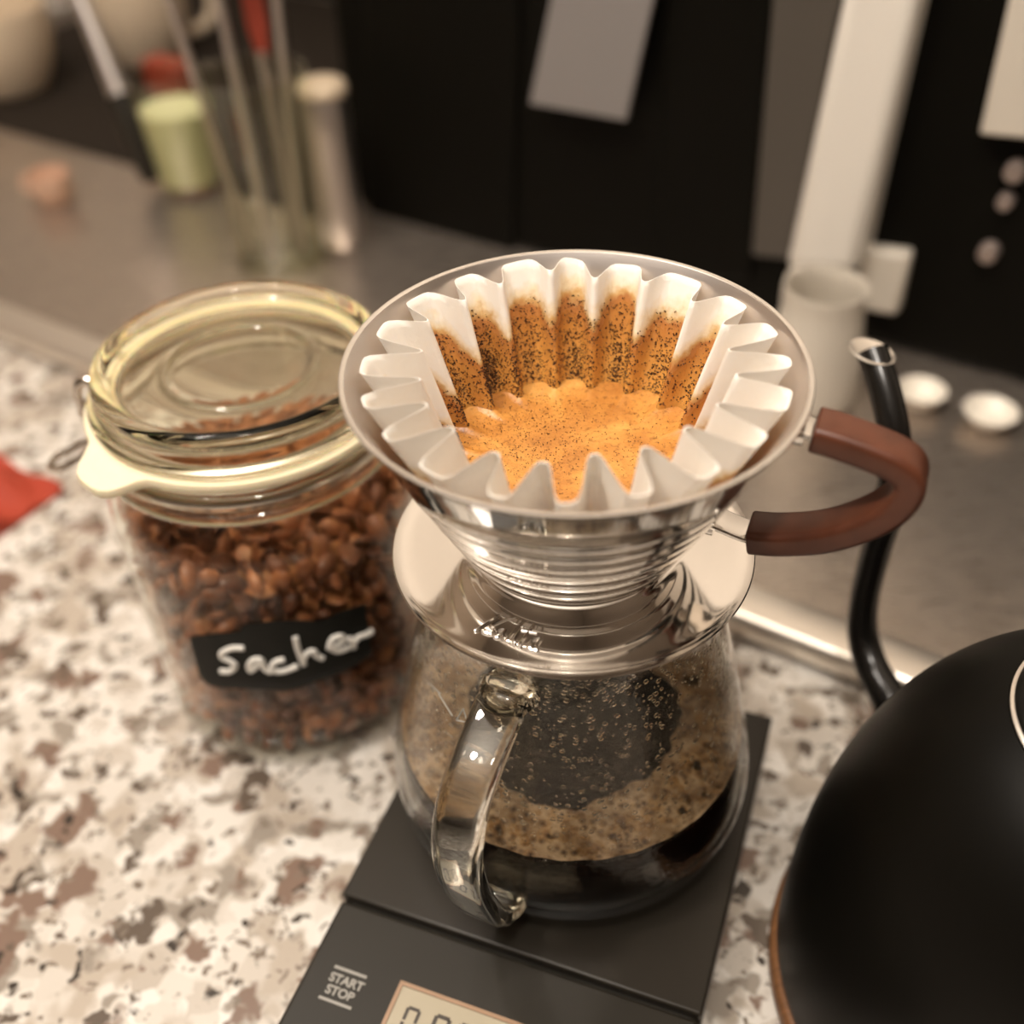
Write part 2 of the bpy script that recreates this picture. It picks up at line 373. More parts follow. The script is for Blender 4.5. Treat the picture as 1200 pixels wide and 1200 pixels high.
# START / STOP print between two lines
pm = MB()
for (q0, q1) in (((393, 1131), (429, 1147)), ((374, 1167), (411, 1183))):
    a0 = sl(at_z(*q0, 28.2)); a1 = sl(at_z(*q1, 28.2))
    pm.box(a0[0], a1[0], (a0[1]+a1[1])/2-.45, (a0[1]+a1[1])/2+.45, 28.15, 28.32, X=SW, Y=SB, O=SO)
pm.build('button_outline', 'print_grey', scale, smooth=False)
def flat_text(name, body, px, size, m, parent, z):
    cu = bpy.data.curves.new(name, 'FONT'); cu.body = body; cu.size = size*MM; cu.align_x = 'CENTER'; cu.align_y = 'CENTER'; cu.extrude = .0001; cu.offset = .00012
    o = bpy.data.objects.new(name, cu); COL.objects.link(o); p = at_z(*px, z)
    o.matrix_world = Matrix.Translation(p*MM) @ Matrix(((SW.x, SB.x, 0, 0), (SW.y, SB.y, 0, 0), (0, 0, 1, 0), (0, 0, 0, 1)))
    cu.materials.append(MATS[m]); mw = o.matrix_world.copy(); bpy.context.view_layer.update()
    me = bpy.data.meshes.new_from_object(o.evaluated_get(bpy.context.evaluated_depsgraph_get())); bpy.data.objects.remove(o)
    o = bpy.data.objects.new(name, me); COL.objects.link(o); o.matrix_world = mw; o.parent = parent; o.matrix_parent_inverse = parent.matrix_world.inverted(); return o
flat_text('button_lettering', 'START', (406, 1151), 3.9, 'print_grey', scale, 28.3)
flat_text('button_lettering', 'STOP', (398, 1164), 3.9, 'print_grey', scale, 28.3)

# ------------------------------------------------------------------ glass server with coffee
ZP = 145.2
server = empty('glass_server', (0, 0, ZS), 'clear glass coffee server with glass handle, half full, standing on the scale', 'coffee server')
outer = [(0, .4), (47, .4), (54, 3), (58, 9), (60, 17), (60, 24), (58.5, 35), (55.7, 46), (53, 60), (49.5, 75), (46, 88), (44.2, 95), (44.5, 104), (46.5, 111), (46.5, 114.6)]
inner = [(44.3, 114.6), (44.3, 111), (42.5, 104), (42.2, 95), (44, 88), (47.5, 75), (51, 60), (53.7, 46), (56.5, 35), (58, 24), (58, 17), (56, 10), (52, 5), (46, 3), (0, 3)]
MB().lathe(fillet(outer, 2)+fillet(inner, 2), 128, (0, 0, ZS)).build('body', 'glass_server', server, angle=60)
az = math.radians(-111); HD = Vector((math.cos(az), math.sin(az), 0)); HT = Vector((-math.sin(az), math.cos(az), 0))
hp = [(45.5, 131), (54, 130), (66, 126), (76, 119), (81, 107), (80, 90), (74.5, 70), (69, 56), (63, 47), (57.5, 45)]
path = smooth_path([HD*s+Vector((0, 0, z)) for s, z in hp], 6)
MB().sweep(path, round_rect(14, 6.5, 2.6, 4), up=HT, scales=[1.25 if i < 2 else 1.0 for i in range(len(path))]).build('handle', 'glass_solid', server)
for s, z in ((46.5, 130.5), (58.5, 46)):
    p = HD*s; MB().lathe([(0, -5), (4, -4.6), (7, -3), (8.4, 0), (7, 3), (4, 4.6), (0, 5)], 24, (p.x, p.y, z)).build('handle_joint', 'glass_solid', server)
# small printed triangle mark on the glass
def server_r(z):
    for (r0, z0), (r1, z1) in zip(outer[1:], outer[2:]):
        if z0 <= z-ZS <= z1: return r0+(r1-r0)*(z-ZS-z0)/max(1e-6, z1-z0)
    return 50
pr = MB()
def glass_pt(px, py):
    r = 52
    for _ in range(6):
        p = at_cyl(px, py, (0, 0), r); r = server_r(p.z)
    n = Vector((p.x, p.y, 0)).normalized(); return p+n*.35
for st in ([(536, 843), (544, 830), (549, 846), (536, 843)], [(553, 850), (556, 842), (560, 853)], [(503, 800), (517, 812)], [(515, 812), (531, 838)]):
    pr.tube([glass_pt(*q) for q in st], .28, 5)
pr.build('printed_mark', 'print_grey', server)
# condensation beads inside the upper wall
dm = MB()
def bead(c, r, n):
    t = n.orthogonal().normalized(); b2 = n.cross(t); vs = [c+n*r*.7]; fs = []
    for k, (rr, hh) in enumerate(((.75, .5), (1, 0))):
        for i in range(7): vs.append(c+(t*math.cos(2*PI*i/7)+b2*math.sin(2*PI*i/7))*r*rr+n*hh*r)
    for i in range(7):
        j = (i+1) % 7; fs += [(0, 1+i, 1+j), (1+i, 8+i, 8+j, 1+j)]
    fs.append(tuple(range(8, 15))[::-1]); dm.add(vs, fs)
for _ in range(4200):
    z = random.uniform(ZS+38, ZS+108); a = random.uniform(0, 2*PI); r = server_r(z)-2.05
    n = Vector((-math.cos(a), -math.sin(a), 0)); bead(Vector((r*math.cos(a), r*math.sin(a), z)), random.choice((.25, .35, .45, .7, .9)), n)
tag(dm.build('condensation', 'water_drop', server), kind='stuff')
# coffee
ZC = 67.5
coffee = empty('brewed_coffee', (0, 0, ZS+3), 'black brewed coffee with a ring of brown foam inside the glass server', 'coffee')
prof = [(0, 3.1), (45.9, 3.1), (51.8, 5.1), (55.8, 10.1), (57.8, 17), (57.8, 24), (56.6, 34)]
rc = 55.9
MB().lathe(fillet(prof, 2)+[(rc, ZC-ZS), (0, ZC-ZS)], 128, (0, 0, ZS)).build('liquid', 'coffee', coffee)
fm = MB(); seg = 144; vs = []; fs = []
rings = 12
for i in range(seg):
    a = 2*PI*i/seg
    rin = 35+1.6*math.sin(3*a+1)+.9*math.sin(7*a)+.5*math.sin(17*a+2)+.4*math.sin(29*a)
    for k in range(rings):
        t = k/(rings-1); r = rin+(rc-.1-rin)*t
        h = .15+1.1*min(1, t*4)*(.7+.3*math.sin(a*31+k*2.1))+ (1.6*(t**6))
        vs.append((r*math.cos(a), r*math.sin(a), ZC+h))
for i in range(seg):
    j = (i+1) % seg
    for k in range(rings-1): fs.append((i*rings+k, j*rings+k, j*rings+k+1, i*rings+k+1))
fm.add(vs, fs).build('foam', 'coffee_foam', coffee)
bb = MB()
def ball(m, c, r, n=8, rings=4):
    vs = [c+Vector((0, 0, r))]; fs = []
    for k in range(1, rings):
        ph = PI*.5*k/(rings-1)
        for i in range(n): vs.append(c+Vector((r*math.sin(ph)*math.cos(2*PI*i/n), r*math.sin(ph)*math.sin(2*PI*i/n), r*math.cos(ph))))
    for i in range(n):
        j = (i+1) % n; fs.append((0, 1+i, 1+j))
        for k in range(rings-2): fs.append((1+k*n+i, 1+(k+1)*n+i, 1+(k+1)*n+j, 1+k*n+j))
    m.add(vs, fs)
for _ in range(900):
    a = random.uniform(0, 2*PI); r = 36+19.5*math.sqrt(random.random())
    ball(bb, Vector((r*math.cos(a), r*math.sin(a), ZC+.5)), random.choice((.7, .9, 1.2, 1.6, 2.2)))
thin_glass('bubble_film', (.93, .86, .75), ior=1.33)
tag(bb.build('bubbles', 'bubble_film', coffee), kind='stuff')

# ------------------------------------------------------------------ dripper
ZR = 207.0
drip = empty('coffee_dripper', (0, 0, ZP-.6), 'ribbed stainless steel pour-over dripper with brown handle, sitting on the glass server', 'coffee dripper')
NR = 7
bo = []
for k in range(0, 141):
    t = k/140; z = ZP+1.5+(ZR-1.2-ZP-1.5)*t; r = 28.2+29.4*(t**.93)
    g = 0
    if .03 < t < .74:
        ph = (t-.03)/.71*NR; g = -.75*math.exp(-((ph % 1)-.5)**2/.012)+.25*math.exp(-((ph % 1)-.66)**2/.01)
    bo.append((r+g, z))
lip = [(58.6, ZR-1.2), (59.0, ZR-.5), (58.8, ZR), (58.1, ZR+.2), (57.4, ZR-.2)]
bi = [(28.2+29.4*(t**.93)-1.0, ZP+2.2+(ZR-1.2-ZP-1.5)*t) for t in [1-i/40 for i in range(2, 41)]]
MB().lathe(bo+lip, 160).build('bowl', 'steel', drip, angle=50)
MB().lathe([(57.4, ZR-.2)]+bi+[(0, ZP+2.2)], 128).build('bowl_lining', 'steel_satin', drip, angle=60)
RP = 51.2
MB().lathe(fillet([(26, ZP+2.2), (28.3, ZP+2.0), (30, ZP+1.2), (33, ZP+.9), (44, ZP+.3), (48.5, ZP+.3), (50.4, ZP+.9), (RP, ZP+1.3)], 2)+[(RP+.3, ZP+.9), (RP, ZP+.4), (48.5, ZP-.6), (26, ZP-.6)], 160).build('base_plate', 'steel', drip, angle=60)
# script lettering stamped in relief on the plate, traced as strokes
def crop5(x, y): return (460+x/2.727, 560+y/2.727)
tr = [[(342, 440), (305, 462), (268, 487), (262, 482)], [(392, 444), (350, 458), (316, 474), (326, 484), (318, 498), (296, 494), (286, 488)], [(356, 484), (336, 488), (324, 502), (338, 510), (356, 494), (362, 486), (350, 504), (352, 514)],
      [(420, 458), (392, 486), (366, 516), (372, 522)], [(402, 492), (386, 520), (394, 528)], [(452, 470), (424, 506), (406, 530), (412, 538)], [(412, 488), (440, 493), (462, 497)],
      [(470, 512), (446, 518), (432, 536), (444, 544), (464, 526), (476, 514), (460, 538), (464, 550), (440, 549)], [(415, 477), (418, 479)]]
lt = MB()
for s in tr:
    ps = [at_z(*crop5(*q), ZP+.75) for q in s]; lt.tube(smooth_path(ps, 5) if len(ps) > 2 else ps, .45, 6)
lt.build('stamped_lettering', 'steel', drip)
haz = math.radians(-18); GD = Vector((math.cos(haz), math.sin(haz), 0)); GT = Vector((-math.sin(haz), math.cos(haz), 0))
gp = lambda s, z: GD*s+Vector((0, 0, z))
brk = smooth_path([gp(*q) for q in ((57.6, 200.5), (60, 200.2), (70, 198), (79, 194.5), (83, 188), (79, 178.5), (68, 170), (55, 165), (49, 164), (42, 165.5), (36.5, 167))], 6)
MB().sweep(brk, round_rect(8.5, 1.4, .5, 2), up=GT).build('handle_bracket', 'steel', drip)
grip = smooth_path([gp(*q) for q in ((60.3, 200.3), (66, 199.6), (74, 198), (80.5, 196.0), (83.8, 193.2), (84.3, 188.8), (82, 182.8), (76, 175.8), (67.5, 169.6), (57, 165.4), (49, 163.8))], 7)
MB().sweep(grip, round_rect(11.5, 7.6, 2.0, 4), up=GT, scales=[.97]+[1]*(len(grip)-2)+[.95]).build('handle_grip', 'brown_grip', drip, bevel=.6, bseg=2)
for s, z in ((57.9, 200.4), (39.5, 166.3)):
    MB().sweep([gp(s-2.2, z), gp(s+.6, z)], round_rect(11, 5, 1.5, 3), up=GT).build('weld_tab', 'steel', drip)

# ------------------------------------------------------------------ paper filter and slurry
NF = 20
jit = [(random.uniform(-.13, .13), random.uniform(.85, 1.15), random.uniform(-1.8, .4)) for _ in range(NF)]
def fil(th, t):
    """radius of the pleated paper at angle th, height t in 0..1: wide outer pockets, pinched inward fins"""
    u = (th/(2*PI)*NF) % NF; k = int(u); fr = u-k
    sh, dep, dz = jit[k]
    d = abs(fr-.5-sh*t)*2
    fw = max(0, -math.sin(th)); g = math.exp(-(d/(.37+.13*fw))**(2.6+1.2*fw)); dep *= 1.2-.5*max(0, math.sin(th))
    j1 = jit[(k+1) % NF]; j_ = jit[k-1]
    e = dz if fr < .5 else dz
    wl = dz+((j_[2]-dz)*.5*(1-2*fr)**2 if fr < .5 else (j1[2]-dz)*.5*(2*fr-1)**2)
    return 26+27.8*t**.96-(3+9.0*t)*dep*g, wl, g
def stain_z(th, g):
    bk = max(0, math.sin(th)); return 197.5-g*(17-14*bk**1.5)-3*(1-bk)*(1-g)
ZF0, ZF1 = ZP+3.4, ZR-.4
A_ = NF*16; L_ = 26; vs = []; fs = []; wet = []
for side, off in ((0, .22), (1, -.22)):
    for k in range(L_+1):
        t = k/L_
        for i in range(A_):
            th = 2*PI*i/A_; r, dz, g = fil(th, t); r += off
            vs.append((r*math.cos(th), r*math.sin(th)+1.0*t, ZF0+(ZF1-ZF0)*t+dz*t**4))
            wet.append((vs[-1][2]-stain_z(th, g))*MM)
n1 = (L_+1)*A_
for k in range(L_):
    for i in range(A_):
        j = (i+1) % A_
        fs.append((k*A_+i, k*A_+j, (k+1)*A_+j, (k+1)*A_+i)); fs.append((n1+k*A_+i, n1+(k+1)*A_+i, n1+(k+1)*A_+j, n1+k*A_+j))
for i in range(A_):
    j = (i+1) % A_; fs.append((L_*A_+i, L_*A_+j, n1+L_*A_+j, n1+L_*A_+i))
fs.append(tuple(range(A_))[::-1]); fs.append(tuple(n1+i for i in range(A_)))
pf = MB().add(vs, fs).build('paper_filter', 'filter_paper', angle=75)
assert len(pf.data.vertices) == len(wet)
at_ = pf.data.attributes.new('wet', 'FLOAT', 'POINT'); at_.data.foreach_set('value', wet)
tag(pf, 'white pleated paper filter stained orange by coffee, inside the steel dripper', 'coffee filter')

ZL = 174.0; TL = (ZL-ZF0)/(ZF1-ZF0)
slurry = empty('coffee_slurry', (0, 0, ZL), 'foamy orange-brown wet coffee bed inside the paper filter', 'coffee')
vs = [(0, TL, ZL)]; fs = []; K_ = 16
for k in range(1, K_+1):
    q = k/K_
    for i in range(A_):
        th = 2*PI*i/A_; r = (fil(th, TL)[0]+.1)*q if q > .6 else (fil(th, TL)[0]*(q/.6)**2*.6 + 34*q*(1-(q/.6)**2))*1.0
        h = .25*math.sin(th*3+q*5)*q+(1.6*max(0, q-.75)/.25)**2*.5
        vs.append((r*math.cos(th), r*math.sin(th)+TL, ZL+h))
for i in range(A_):
    j = (i+1) % A_; fs.append((0, 1+i, 1+j))
    for k in range(K_-1): fs.append((1+k*A_+i, 1+(k+1)*A_+i, 1+(k+1)*A_+j, 1+k*A_+j))
MB().add(vs, fs).build('foam_surface', 'slurry', slurry, angle=80)
gm = MB()
def grain(c, r):
    vs = []
    for s in ((1, 0, 0), (-1, 0, 0), (0, 1, 0), (0, -1, 0), (0, 0, 1), (0, 0, -1)):
        vs.append(c+Vector(s)*r*random.uniform(.6, 1.3))
    gm.add(vs, [(0, 2, 4), (2, 1, 4), (1, 3, 4), (3, 0, 4), (2, 0, 5), (1, 2, 5), (3, 1, 5), (0, 3, 5)])
n = 0
amt = [random.uniform(.25, 1) for _ in range(NF)]
while n < 11500:
    th = random.uniform(0, 2*PI); deg = math.degrees(th)
    u = th/(2*PI)*NF; k = int(u) % NF; pk = int(u+.5) % NF; fr = u-int(u)
    pocket = .5+.5*math.cos(2*PI*fr)                                   # 1 in an outward pocket, 0 on a fin
    left = max(0, math.cos(th-math.radians(172)))**2.5; back = max(0, math.cos(th-math.radians(100)))**2
    if random.random() < .72:                                          # thick patches low on the wall
        if random.random() > amt[pk]*(left+.55*back*pocket**2+.04): continue
        z = ZL+1+abs(random.gauss(5.5, 4.5))+left*random.uniform(0, 6)
    else:
        if random.random() > .35+.65*max(left, back): continue
        z = ZL+random.uniform(0, 25)
    if z > ZL+24: continue
    t = (z-ZF0)/(ZF1-ZF0); r, _, gq = fil(th, t); r -= .3
    if z > stain_z(th, gq)+random.uniform(-2.5, .8): continue
    grain(Vector((r*math.cos(th), r*math.sin(th)+t, z)), random.uniform(.10, .36)); n += 1
for _ in range(3600):
    th = random.uniform(0, 2*PI); q = math.sqrt(random.random()); r = fil(th, TL)[0]*q
    if random.random() > .35+.65*max(0, math.cos(th-math.radians(150))): continue
    grain(Vector((r*math.cos(th), r*math.sin(th)+TL, ZL+.25)), random.uniform(.08, .22))
tag(gm.build('coffee_grounds', 'grounds', slurry, smooth=False), kind='stuff')

# ------------------------------------------------------------------ storage jar with beans
JX, JY, JR = -114.0, 79.3, 56.0
JC = (JX, JY)
jar = empty('storage_jar', (JX, JY, 0), 'clear glass clip-top jar of coffee beans with cream rubber seal and black label', 'jar')
jo = [(0, 2), (40, 2), (46, .3), (51, 1.2), (55, 5), (JR, 10), (JR, 104), (55.6, 110), (53.5, 116), (50.5, 120), (50, 123), (52.8, 125), (53.2, 127), (52.6, 129), (50.6, 130.5), (50.6, 132), (53, 133.2), (53, 136), (51, 137)]
ji = [(46, 137), (46, 122), (48.5, 117), (52, 111), (53, 105), (53, 12), (50, 8), (40, 7), (0, 7)]
up4 = lambda z: z+4*max(0, min(1, (z-114)/20))
jo = [(r, up4(z)) for r, z in jo]; ji = [(r, up4(z)) for r, z in ji]
MB().lathe(fillet(jo, 2)+fillet(ji, 2), 112, (JX, JY, 0)).build('body', 'glass_jar', jar, angle=60)
for zz, rr in ((128.5, 51.6), (136.2, 52.0)):
    MB().lathe([(rr+2.6*math.cos(2*PI*q/14), zz+2.4*math.sin(2*PI*q/14)) for q in range(14)], 96, (JX, JY, 0), close=True).build('neck_bead', 'glass_solid', jar)
# gasket with pull tab
gk = MB(); seg = 120; taz = math.radians(232)
vs = []; fs = []
for i in range(seg):
    a = 2*PI*i/seg; d = (a-taz+PI) % (2*PI)-PI
    ro = 54+10*math.exp(-(d/.22)**4)
    dz = -2.5*max(0, (ro-54)/10)
    for r, z in ((46.5, 137), (ro, 137+dz), (ro+.6, 138.6+dz), (ro, 140.2+dz), (46.5, 140.2)): vs.append((JX+r*math.cos(a), JY+r*math.sin(a), z+4))
for i in range(seg):
    j = (i+1) % seg
    for k in range(5): fs.append((i*5+k, j*5+k, j*5+(k+1) % 5, i*5+(k+1) % 5))
gk.add(vs, fs).build('rubber_seal', 'gasket', jar, angle=50)
lid = fillet([(0, 146), (22, 146), (38, 146), (42, 148), (44, 143), (44, 140.4), (50, 140.4), (52.3, 141.5), (52.6, 145), (50.6, 148), (49.3, 150), (49.6, 154), (48.9, 158), (46.5, 159.2), (44.2, 158), (42, 153), (36, 151.6), (27.5, 151.6), (26.2, 153), (24.6, 153), (23.5, 151.6), (0, 151.6)], 2)
lid = [(r, z+4*(159.2-z)/19) for r, z in lid]
MB().lathe(lid, 112, (JX, JY, 0)).build('lid', 'glass_lid', jar, angle=60)
# wire bail: neck ring, latch and lever
ring = [(JX+51.6*math.cos(2*PI*i/80), JY+51.6*math.sin(2*PI*i/80), 135) for i in range(80)]
MB().tube(ring, 1.2, 8, closed=True).build('neck_wire', 'steel_wire', jar)
baz = math.radians(176); BD = Vector((math.cos(baz), math.sin(baz), 0)); BT = Vector((-math.sin(baz), math.cos(baz), 0)); JO = Vector((JX, JY, 0))
bp = lambda s, t, z: JO+BD*s+BT*t+Vector((0, 0, z))
MB().tube(smooth_path([bp(50, 9, 150), bp(54, 9, 150), bp(57, 9, 145), bp(57, 9, 132), bp(57, 5, 128), bp(57, -5, 128), bp(57, -9, 132), bp(57, -9, 145), bp(54, -9, 150), bp(50, -9, 150)], 5), 1.5, 8).build('latch_wire', 'steel_wire', jar)
MB().tube(smooth_path([bp(57, 6, 137), bp(59, 6, 124), bp(64, 6.5, 115), bp(76, 6, 108), bp(82, 3, 106), bp(82, -3, 106), bp(76, -6, 108), bp(64, -6.5, 115), bp(59, -6, 124), bp(57, -6, 137)], 5), 1.5, 8).build('lever_wire', 'steel_wire', jar)
MB().tube([bp(57, -10.5, 137), bp(57, 10.5, 137)], 2.0, 10).build('latch_pin', 'steel_wire', jar)
MB().tube(smooth_path([JO+Vector((52*math.cos(a), 52*math.sin(a), z)) for a, z in ((.3, 131), (.12, 140), (0, 152), (-.12, 140), (-.3, 131))], 5), 1.4, 8).build('hinge_wire', 'steel_wire', jar)
# label tape
def crop6(x, y): return (100+x/3, 660+y/3)
top = [(365, 258), (450, 248), (540, 238), (560, 215), (700, 200), (830, 200), (900, 168), (985, 142)]
bot = [(400, 395), (440, 432), (530, 442), (620, 444), (720, 447), (830, 410), (930, 372), (1010, 318)]
def jp(q, off):
    p = at_cyl(*crop6(*q), JC, JR+off); return p
vs = []; fs = []
tp = smooth_path([Vector((*q, 0)) for q in top], 4); bt = smooth_path([Vector((*q, 0)) for q in bot], 4); R_ = 7
for a, b in zip(tp, bt):
    for k in range(R_):
        q = a.lerp(b, k/(R_-1)); vs.append(jp((q.x, q.y), .15))
nn = len(tp); N0 = len(vs)
for a, b in zip(tp, bt):
    for k in range(R_):
        q = a.lerp(b, k/(R_-1)); vs.append(jp((q.x, q.y), .55))
for o in (0, N0):
    for i in range(nn-1):
        for k in range(R_-1): fs.append((o+i*R_+k, o+(i+1)*R_+k, o+(i+1)*R_+k+1, o+i*R_+k+1))
ed = [i*R_ for i in range(nn)]+[(nn-1)*R_+k for k in range(1, R_)]+[i*R_+R_-1 for i in range(nn-2, -1, -1)]+[k for k in range(R_-2, 0, -1)]
for a, b in zip(ed, ed[1:]+ed[:1]): fs.append((a, b, N0+b, N0+a))
lab = MB().add(vs, fs).build('name_label', 'tape_black', jar, angle=50)
wr = [[(558, 298), (520, 297), (484, 312), (480, 328), (508, 342), (526, 358), (512, 378), (476, 378)],
      [(618, 336), (592, 338), (576, 360), (582, 376), (604, 358), (620, 340), (626, 364), (650, 380), (664, 366)],
      [(700, 338), (672, 344), (656, 362), (668, 378), (704, 376), (746, 360)],
      [(738, 258), (748, 304), (768, 356)], [(764, 344), (778, 318), (800, 308), (814, 326), (834, 334)],
      [(848, 296), (880, 288), (908, 270), (896, 256), (868, 266), (862, 292), (884, 308), (926, 294)],
      [(926, 262), (938, 276), (944, 296)], [(940, 284), (958, 260), (982, 252), (1008, 238)]]
wm = MB()
for s in wr: wm.tube([jp((q.x, q.y), .7) for q in smooth_path([Vector((*q, 0)) for q in s], 5)], 1.15, 6)
wm.build('handwriting', 'chalk_white', lab)

# beans
def bean_mesh():
    m = MB(); vs = []; fs = []; U, V = 10, 6
    for k in range(V+1):
        ph = PI*k/V
        for i in range(U):
            a = 2*PI*i/U; x = 5.2*math.cos(ph); y = 3.7*math.sin(ph)*math.cos(a); z = 2.9*math.sin(ph)*math.sin(a)
            if z < 0: z *= .62
            if z < -.5 and abs(y) < 1.6: z += 1.0
            vs.append((x, y, z))
    for k in range(V):
        for i in range(U):
            j = (i+1) % U; fs.append((k*U+i, k*U+j, (k+1)*U+j, (k+1)*U+i))
    return m.add(vs, fs)
spots = []
z = 11.0
while z < 101:
    rmax = 49
    r = rmax
    while r > 2:
        c = max(1, int(2*PI*r/8.2)); o = random.random()
        for i in range(c):
            a = 2*PI*(i+o)/c
            spots.append(Vector((JX+r*math.cos(a)+random.uniform(-.8, .8), JY+r*math.sin(a)+random.uniform(-.8, .8), z+random.uniform(-1.5, 1.5))))
        r -= 7.4
    z += 5.4
camd = Vector((CO.x-JX, CO.y-JY, 0)).normalized()
def vis(p):
    d = Vector((p.x-JX, p.y-JY, 0)); return (d.length > 45 and d.normalized().dot(camd) > -.15) or p.z > 94
front = [p for p in spots if vis(p)]
front.sort(key=lambda p: -(Vector((p.x-JX, p.y-JY, 0)).dot(camd)+.4*p.z))
front = front[:300]; ids = set(id(p) for p in front)
rest = [p for p in spots if id(p) not in ids]
bproto = bean_mesh(); BL = 'reddish brown roasted coffee bean in the clip-top glass jar'
b0 = bproto.build('coffee_bean', 'bean', angle=60)
for i, p in enumerate(front):
    o = b0 if i == 0 else b0.copy()
    if i: COL.objects.link(o)
    o.location = p*MM; o.rotation_euler = (random.uniform(0, 6.3), random.uniform(0, 6.3), random.uniform(0, 6.3))
    s = random.uniform(.85, 1.15); o.scale = (s, s, s)
    tag(o, BL, 'coffee bean', 'roasted beans in the clip-top jar')
from mathutils import Euler
bf = MB()
for p in rest:
    Rm = Euler((random.uniform(0, 6.3), random.uniform(0, 6.3), random.uniform(0, 6.3))).to_matrix()
    bf.add([p+Rm @ Vector(v) for v in bproto.v], bproto.f)
fo = bf.build('coffee_bean_fill', 'bean', angle=60)
tag(fo, 'mass of brown coffee beans filling the clip-top glass jar', 'coffee beans', 'roasted beans in the clip-top jar', 'stuff')

# ------------------------------------------------------------------ kettle on a wooden trivet
KX, KY, KR, KH, KZ = 143.4, -56.0, 75.3, 134.2, 10.0
tv = MB().lathe(fillet([(0, 0), (74, 0), (77, 1.5), (77, 8), (75, KZ), (0, KZ)], 1), 96, (KX, KY, 0)).build('trivet', 'trivet_wood', angle=50)
tag(tv, 'round brown wooden trivet beneath the black kettle', 'trivet')
ket = empty('gooseneck_kettle', (KX, KY, KZ), 'matte black gooseneck kettle with a slim curved spout, beside the scale', 'kettle')
kr = lambda a: KR*(1-a**2.4)**(1/2.4)
aL = next(a for a in [i/400 for i in range(400, 0, -1)] if kr(a) > 33)
bodyp = [(0, 0), (70, 0), (KR-1, 1.2)]+[(kr(a), KH*a) for a in [i/40*aL for i in range(1, 41)]]
MB().lathe(bodyp+[(32.2, KH*aL-.8), (0, KH*aL-.8)], 128, (KX, KY, KZ)).build('body', 'kettle_black', ket, angle=50)
lp = [(32.6, KH*aL-1)]+[(32.4*q, KH*aL+.6+(KH*(1-aL))*(1-q**2.2)) for q in (1, .95, .85, .7, .5, .3, .15, 0)]
MB().lathe(lp, 96, (KX, KY, KZ)).build('lid', 'kettle_black', ket, angle=60)
# bright lid rim
MB().lathe([(32.2, -.6), (33.0, -.1), (33.0, .5), (32.2, .9), (31.4, .5)], 96, (KX, KY, KZ+KH*aL), close=True).build('lid_rim', 'steel_edge', ket)
MB().lathe(fillet([(0, KH-1), (8, KH-1), (8, KH+8), (15, KH+12), (17, KH+17), (15, KH+21), (0, KH+22)], 2), 48, (KX, KY, KZ)).build('lid_knob', 'kettle_black', ket)
saz = math.radians(108.5); SD = Vector((math.cos(saz), math.sin(saz), 0)); SN = Vector((-math.sin(saz), math.cos(saz), 0)); KO = Vector((KX, KY, 0))
spx = [(1022, 412), (1036, 455), (1047, 505), (1049, 550), (1040, 600), (1025, 650), (1013, 700), (1011, 742), (1022, 782), (1042, 820)]
sp3 = [at_plane(*q, KO, SN) for q in spx]
sp3 += [KO+SD*78+Vector((0, 0, 36)), KO+SD*66+Vector((0, 0, 36))]
spath = smooth_path(sp3, 6)
nS = len(spath); scl = [1.0+.45*max(0, (i/nS-.55))/.45 for i in range(nS)]
msp = MB(); Rsp = 5.2; sg = 20
msp.tube(spath, Rsp, sg, up=SN, scales=scl, cap=False).build('spout', 'spout_black', ket)
tdir = (spath[0]-spath[3]).normalized()
cut = (tdir*.55+SD*.1+Vector((0, 0, 1))*.9+(CO-spath[0]).normalized()*.55+CR*.45).normalized()
e1 = cut.cross(SN).normalized(); e2 = cut.cross(e1)
mt = MB(); vs = []; 
for rr, off in ((Rsp*1.0, -1.8), (Rsp*1.4, .0), (Rsp*1.32, .5), (Rsp*1.12, -.3), (Rsp*.95, -1.0)):
    for i in range(24):
        a = 2*PI*i/24; vs.append(spath[0]+tdir*off+(e1*math.cos(a)*1.22+e2*math.sin(a))*rr)
fs = [(k*24+i, k*24+(i+1) % 24, (k+1)*24+(i+1) % 24, (k+1)*24+i) for k in range(4) for i in range(24)]+[tuple(4*24+i for i in range(24))]
mt.add(vs, fs).build('spout_tip', 'steel_edge', ket)
HK = -SD
MB().sweep(smooth_path([KO+HK*s+Vector((0, 0, z)) for s, z in ((60, 118), (84, 128), (112, 126), (122, 108), (118, 78), (112, 54), (104, 44))], 6), round_rect(20, 11, 4, 4), up=SN).build('handle', 'kettle_black', ket)

# ------------------------------------------------------------------ steel tray and machine behind
def tp3(u, v, z): return TO+TU*u+TV*v+Vector((0, 0, z))
ZT = 14.0
tray = empty('steel_tray', tp3(0, 150, 0), 'wide brushed steel tray with pale front edge behind the jar and dripper', 'tray')
MB().box(-950, 620, 3, 610, 6, ZT, X=TU, Y=TV, O=TO).build('tray_surface', 'tray_steel', tray, bevel=2)
MB().sweep([tp3(-950, 6, ZT-5), tp3(620, 6, ZT-5)], round_rect(14, 24, 5, 4), up=(0, 0, 1)).build('front_edge', 'steel_edge', tray)
for u in (-920, -400, 120, 590):
    for v in (25, 580): MB().box(u-12, u+12, v-12, v+12, 0, 6.5, X=TU, Y=TV, O=TO).build('foot', 'black_plastic', tray)
MV = 232.0
fp = lambda px, py, v=MV: at_plane(px, py, tp3(0, v, 0), TV)
ul = lambda p: ((p-TO).dot(TU), p.z)
mach = empty('espresso_machine', tp3(-20, 300, ZT), 'tall black coffee machine with steel column and panels behind the dripper', 'coffee machine')
uL = ul(fp(412, 200))[0]; uR = uL+620
MB().box(uL, uR, MV, MV+150, ZT, 240, X=TU, Y=TV, O=TO).build('housing', 'machine_black', mach, bevel=6)
